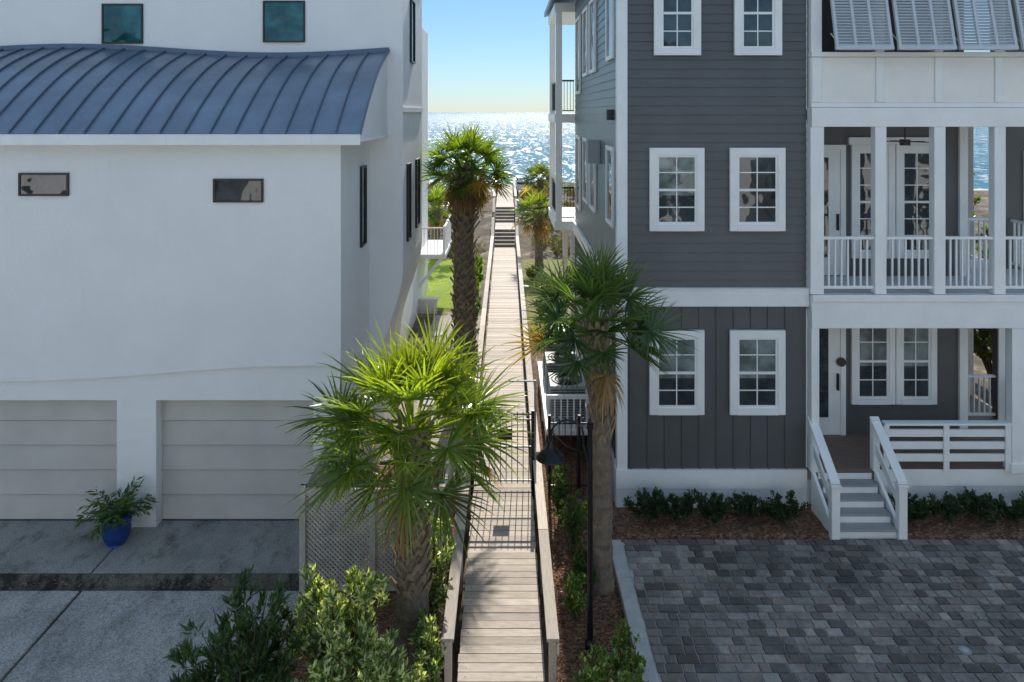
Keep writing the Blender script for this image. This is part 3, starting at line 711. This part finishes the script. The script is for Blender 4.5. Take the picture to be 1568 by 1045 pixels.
# lamp
e=empty('street_lamp'); m=MB(); px_,py_=1.10,8.95
m.tube([(px_,py_,-.1),(px_,py_,.15),(px_,py_,.2),(px_,py_,2.95)],[.07,.07,.04,.032],'iron',14)
m.tube([(px_,py_,2.95),(px_,py_,3.02)],[.045,.045],'iron',14); m.tube([(px_,py_,3.02),(px_,py_,3.12)],[.025,.005],'iron',10)
arc=[(px_-.02,py_,2.5),(px_-.09,py_,2.75)]+[(px_-.30+.21*math.cos(t*math.pi/10),py_,2.88+.18*math.sin(t*math.pi/10)) for t in range(0,11)]+[(px_-.52,py_,2.78)]
m.tube(arc,.014,'iron',8)
m.tube([(px_,py_,2.6),(px_-.3,py_,2.72),(px_-.50,py_,2.9)],.009,'iron',6)
lx=px_-.52
m.tube([(lx,py_,2.80),(lx,py_,2.74),(lx,py_,2.70),(lx,py_,2.65),(lx,py_,2.58),(lx,py_,2.565)],[.03,.045,.06,.12,.185,.19],'iron',24)
m.tube([(lx,py_,2.58),(lx,py_,2.53),(lx,py_,2.5)],[.06,.06,.03],'white',12); m.obj('pole_and_shade',e)
# ------------------------------------------------------------------ palms
palm('palm_tree',(-1.22,8.9,-.05),(-1.20,8.75,3.02),.19,1.42,nf=56,seed=3,boots=.7,dead=2,nl=36,green=(.105,.17,.032),elmin=-18,brown=.25,droop=.85)
palm('palm_tree',(1.42,10.25,-.05),(1.32,10.0,3.95),.145,1.22,nf=44,seed=11,boots=.42,dead=1,nl=34,green=(.05,.10,.04),lean=.05,elmin=-14,brown=.15,droop=.9)
palm('palm_tree',(-.98,17,0),(-1.02,17,5.75),.24,1.18,nf=50,seed=5,boots=.95,dead=26,nl=26,green=(.075,.14,.03),lean=-.06,elmin=-25)
palm('palm_tree',(1.5,31,0),(1.45,31,2.5),.17,1.25,nf=34,seed=8,boots=.5,dead=6,nl=18,green=(.08,.13,.03))
palm('palm_tree',(2.15,43,1.0),(2.15,43,2.8),.17,1.3,nf=32,seed=9,boots=.5,dead=6,nl=16,green=(.08,.12,.03))
palm('palm_tree',(-3.4,33,0),(-3.4,33,2.4),.17,1.3,nf=30,seed=14,boots=.5,dead=6,nl=16)
# ------------------------------------------------------------------ shrubs
shrub('oleander_shrub',(-3.0,7.8,-.1),.72,.6,1.7,30,4600,.13,.11,(.05,.09,.035),.35,low=.1,flat=.5)
shrub('pittosporum_shrub',(-1.95,8.25,-.1),.7,.6,1.65,32,8000,.10,.17,(.14,.20,.07),.3,alt=(.56,.60,.38),altp=.45)
shrub('pittosporum_shrub',(-1.6,7.5,-.1),.7,.5,1.3,30,7500,.10,.17,(.14,.20,.07),.3,alt=(.56,.60,.38),altp=.45)
shrub('pittosporum_shrub',(-.98,9.3,-.1),.36,.45,1.7,24,5000,.09,.18,(.12,.18,.06),.3,alt=(.52,.56,.35),altp=.4)
shrub('pittosporum_shrub',(-.93,8.3,-.1),.20,.4,1.1,18,2600,.09,.18,(.13,.19,.06),.3,alt=(.54,.58,.36),altp=.4)
shrub('hedge_shrub',(1.25,8,-.05),.3,.4,.6,16,6500,.075,.2,(.10,.17,.04),.35,alt=(.36,.42,.18),altp=.25,
      multi=[((1.05,8.0,-.05),.3,.35,.8),((1.45,7.5,-.05),.3,.4,.95),((1.5,8.5,-.05),.22,.4,.6),((1.0,9.6,-.05),.2,.35,.6),((1.0,7.2,-.05),.3,.3,.8)])
shrub('hedge_shrub',(1.1,11,-.05),.3,.4,.8,16,5200,.075,.2,(.07,.115,.035),.35,
      multi=[((1.05,11.0,-.05),.26,.4,.95),((.95,11.9,-.05),.22,.4,.9),((1.5,11.6,-.05),.22,.35,.6),((1.15,10.2,-.05),.22,.35,.6)])
mm=[((2.35+.62*i+random.uniform(-.08,.08),11.8+random.uniform(-.06,.06),0),.40,.3,random.uniform(.36,.60)) for i in range(5)]
mm+=[((6.95+.6*i,11.8,0),.38,.3,random.uniform(.38,.60)) for i in range(6)]
shrub('foundation_hedge',(0,0,0),1,1,1,24,26000,.055,.28,(.04,.072,.03),.4,multi=mm,low=.15)
def spot(n,x0,x1,y0,y1,h0,h1,r0,r1):
    o=[]
    for _ in range(n):
        x=random.uniform(x0,x1); y=random.uniform(y0,y1); r=random.uniform(r0,r1); 
        if -.75-r*.8<x<.62+r*.8: continue
        o.append(((x,y,hgt(x,y)),r,r,random.uniform(h0,h1)))
    return o
shrub('garden_shrubs',(0,0,0),1,1,1,14,9000,.09,.2,(.09,.16,.03),.35,multi=[((-1.15,20.5,0),.3,.4,.8),((-1.1,22.5,0),.3,.5,1.0),((-1.2,25,0),.3,.6,1.1),((-1.15,27,0),.25,.5,1.2),((-1.3,29.5,0),.4,.6,1.0),((-2.3,31.5,0),.5,.6,.9)],alt=(.2,.25,.05),altp=.2)
shrub('garden_shrubs',(0,0,0),1,1,1,14,6000,.09,.2,(.11,.14,.04),.35,multi=[((1.3,19.5,0),.3,.4,.5),((1.15,23.5,0),.3,.4,.6),((1.5,26,0),.5,.5,.7),((2.6,28,0),.7,.7,1.1),((1.1,28.6,0),.3,.4,.6)],alt=(.3,.28,.08),altp=.3)
shrub('garden_shrubs',(0,0,0),1,1,1,24,10000,.14,.2,(.12,.18,.04),.35,multi=[((12.4,17.2,0),1,1,3.2),((12.2,18.4,0),1.0,1.2,5.3)],low=.2)
shrub('dune_scrub',(0,0,0),1,1,1,12,50000,.11,.14,(.13,.095,.055),.4,multi=spot(90,-4.5,5,33,48,.4,.9,.4,.9)+spot(60,-13,13,33,48,.5,1.0,.6,1.1),alt=(.09,.12,.04),altp=.35,low=.1)
shrub('dune_scrub',(0,0,0),1,1,1,10,16000,.13,.10,(.15,.14,.07),.4,multi=spot(60,-7,8,48,56,.4,.8,.4,.9),alt=(.24,.21,.12),altp=.4,low=.1)
nL=2600; P=np.stack([rng.uniform(.62,1.66,nL),rng.uniform(6.5,13,nL),np.full(nL,.005)],1); Q=np.stack([rng.uniform(-2.9,-.75,nL),rng.uniform(6.5,10,nL),np.full(nL,.0)],1); W=np.stack([rng.uniform(1.9,9.5,160),rng.uniform(6.5,11.3,160),np.full(160,.012)],1); X=np.stack([rng.uniform(-8.5,-3.2,90),rng.uniform(10.2,10.45,90),np.full(90,-.02)],1); P=np.concatenate([P,Q,W,X]); D=rng.normal(size=P.shape)*np.array([1,1,.15])
C=np.array([[.22,.12,.06]])*rng.uniform(.4,1.8,(len(P),1)); leaves('leaf_litter',P,D,np.full(len(P),.07),.12,C,'leaf')
# ------------------------------------------------------------------ houses across the street, unseen; set close and pale to bounce sunlight
for (xa,xb,zt,k) in ((-27,-16,8.5,'stucco'),(-13,-2.5,7.5,'cream'),(1.5,12.5,8.5,'stucco'),(16,27,8,'cream')):
    e=empty('unseen_neighbour_house'); m=MB(); m.box(xa,xb,-22,-11,-.2,zt,k); cx=(xa+xb)/2; w=(xb-xa)/2+.2
    for s in (-1,1):
        p=[(cx+s*w,-10.6,zt),(cx,-10.6,zt+2.6),(cx,-22.4,zt+2.6),(cx+s*w,-22.4,zt)]; m.hexa(p+[(q[0],q[1],q[2]+.15) for q in p],'roofmetal')
    for j in range(3):
        for z in (1.2,4.4): xx=cx-3.6+2.7*j; m.box(xx,xx+1.1,-10.98,-10.93,z,z+1.6,'glass'); m.box(xx-.15,xx+1.25,-10.995,-10.985,z-.15,z+1.75,'dark')
    m.obj('walls_and_roof',e)
shrub('street_trees',(0,0,0),1,1,1,24,9000,.28,.25,(.06,.10,.03),.4,multi=[((x,-9.0,0),1.2,1.0,h) for x,h in ((-14.5,6),(-7,4.5),(-.5,6.5),(7,5),(14,6))],low=.3)
# ------------------------------------------------------------------ light, sky, camera
EL=R(38); AZ=R(2.5)
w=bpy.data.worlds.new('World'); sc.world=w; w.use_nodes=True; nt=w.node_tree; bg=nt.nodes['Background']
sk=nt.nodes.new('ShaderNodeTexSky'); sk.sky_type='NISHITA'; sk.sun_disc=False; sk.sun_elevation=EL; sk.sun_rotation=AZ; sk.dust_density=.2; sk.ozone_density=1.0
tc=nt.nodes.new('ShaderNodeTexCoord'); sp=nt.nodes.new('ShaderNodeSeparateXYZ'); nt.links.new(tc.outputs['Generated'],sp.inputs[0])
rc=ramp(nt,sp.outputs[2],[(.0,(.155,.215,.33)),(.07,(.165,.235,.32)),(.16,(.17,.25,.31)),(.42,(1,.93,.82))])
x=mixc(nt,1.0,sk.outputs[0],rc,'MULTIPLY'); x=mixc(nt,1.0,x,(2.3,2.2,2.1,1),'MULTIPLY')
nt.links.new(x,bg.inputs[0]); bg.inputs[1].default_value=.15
S=Vector((math.sin(AZ)*math.cos(EL),math.cos(AZ)*math.cos(EL),math.sin(EL)))
l=bpy.data.lights.new('sun','SUN'); l.energy=5; l.angle=R(.53); l.color=(1,.95,.87); o=bpy.data.objects.new('sun',l); link(o); o.rotation_euler=S.to_track_quat('Z','Y').to_euler()
cam=bpy.data.cameras.new('camera'); cam.lens=24; cam.sensor_width=36; cam.shift_x=.0057; cam.shift_y=-.2235; cam.clip_end=40000; cam.clip_start=.1
o=bpy.data.objects.new('camera',cam); link(o); o.location=(0,0,7.1); o.rotation_euler=(R(90),0,0); sc.camera=o
sc.view_settings.view_transform='Standard'; sc.view_settings.look='None'; sc.view_settings.exposure=0
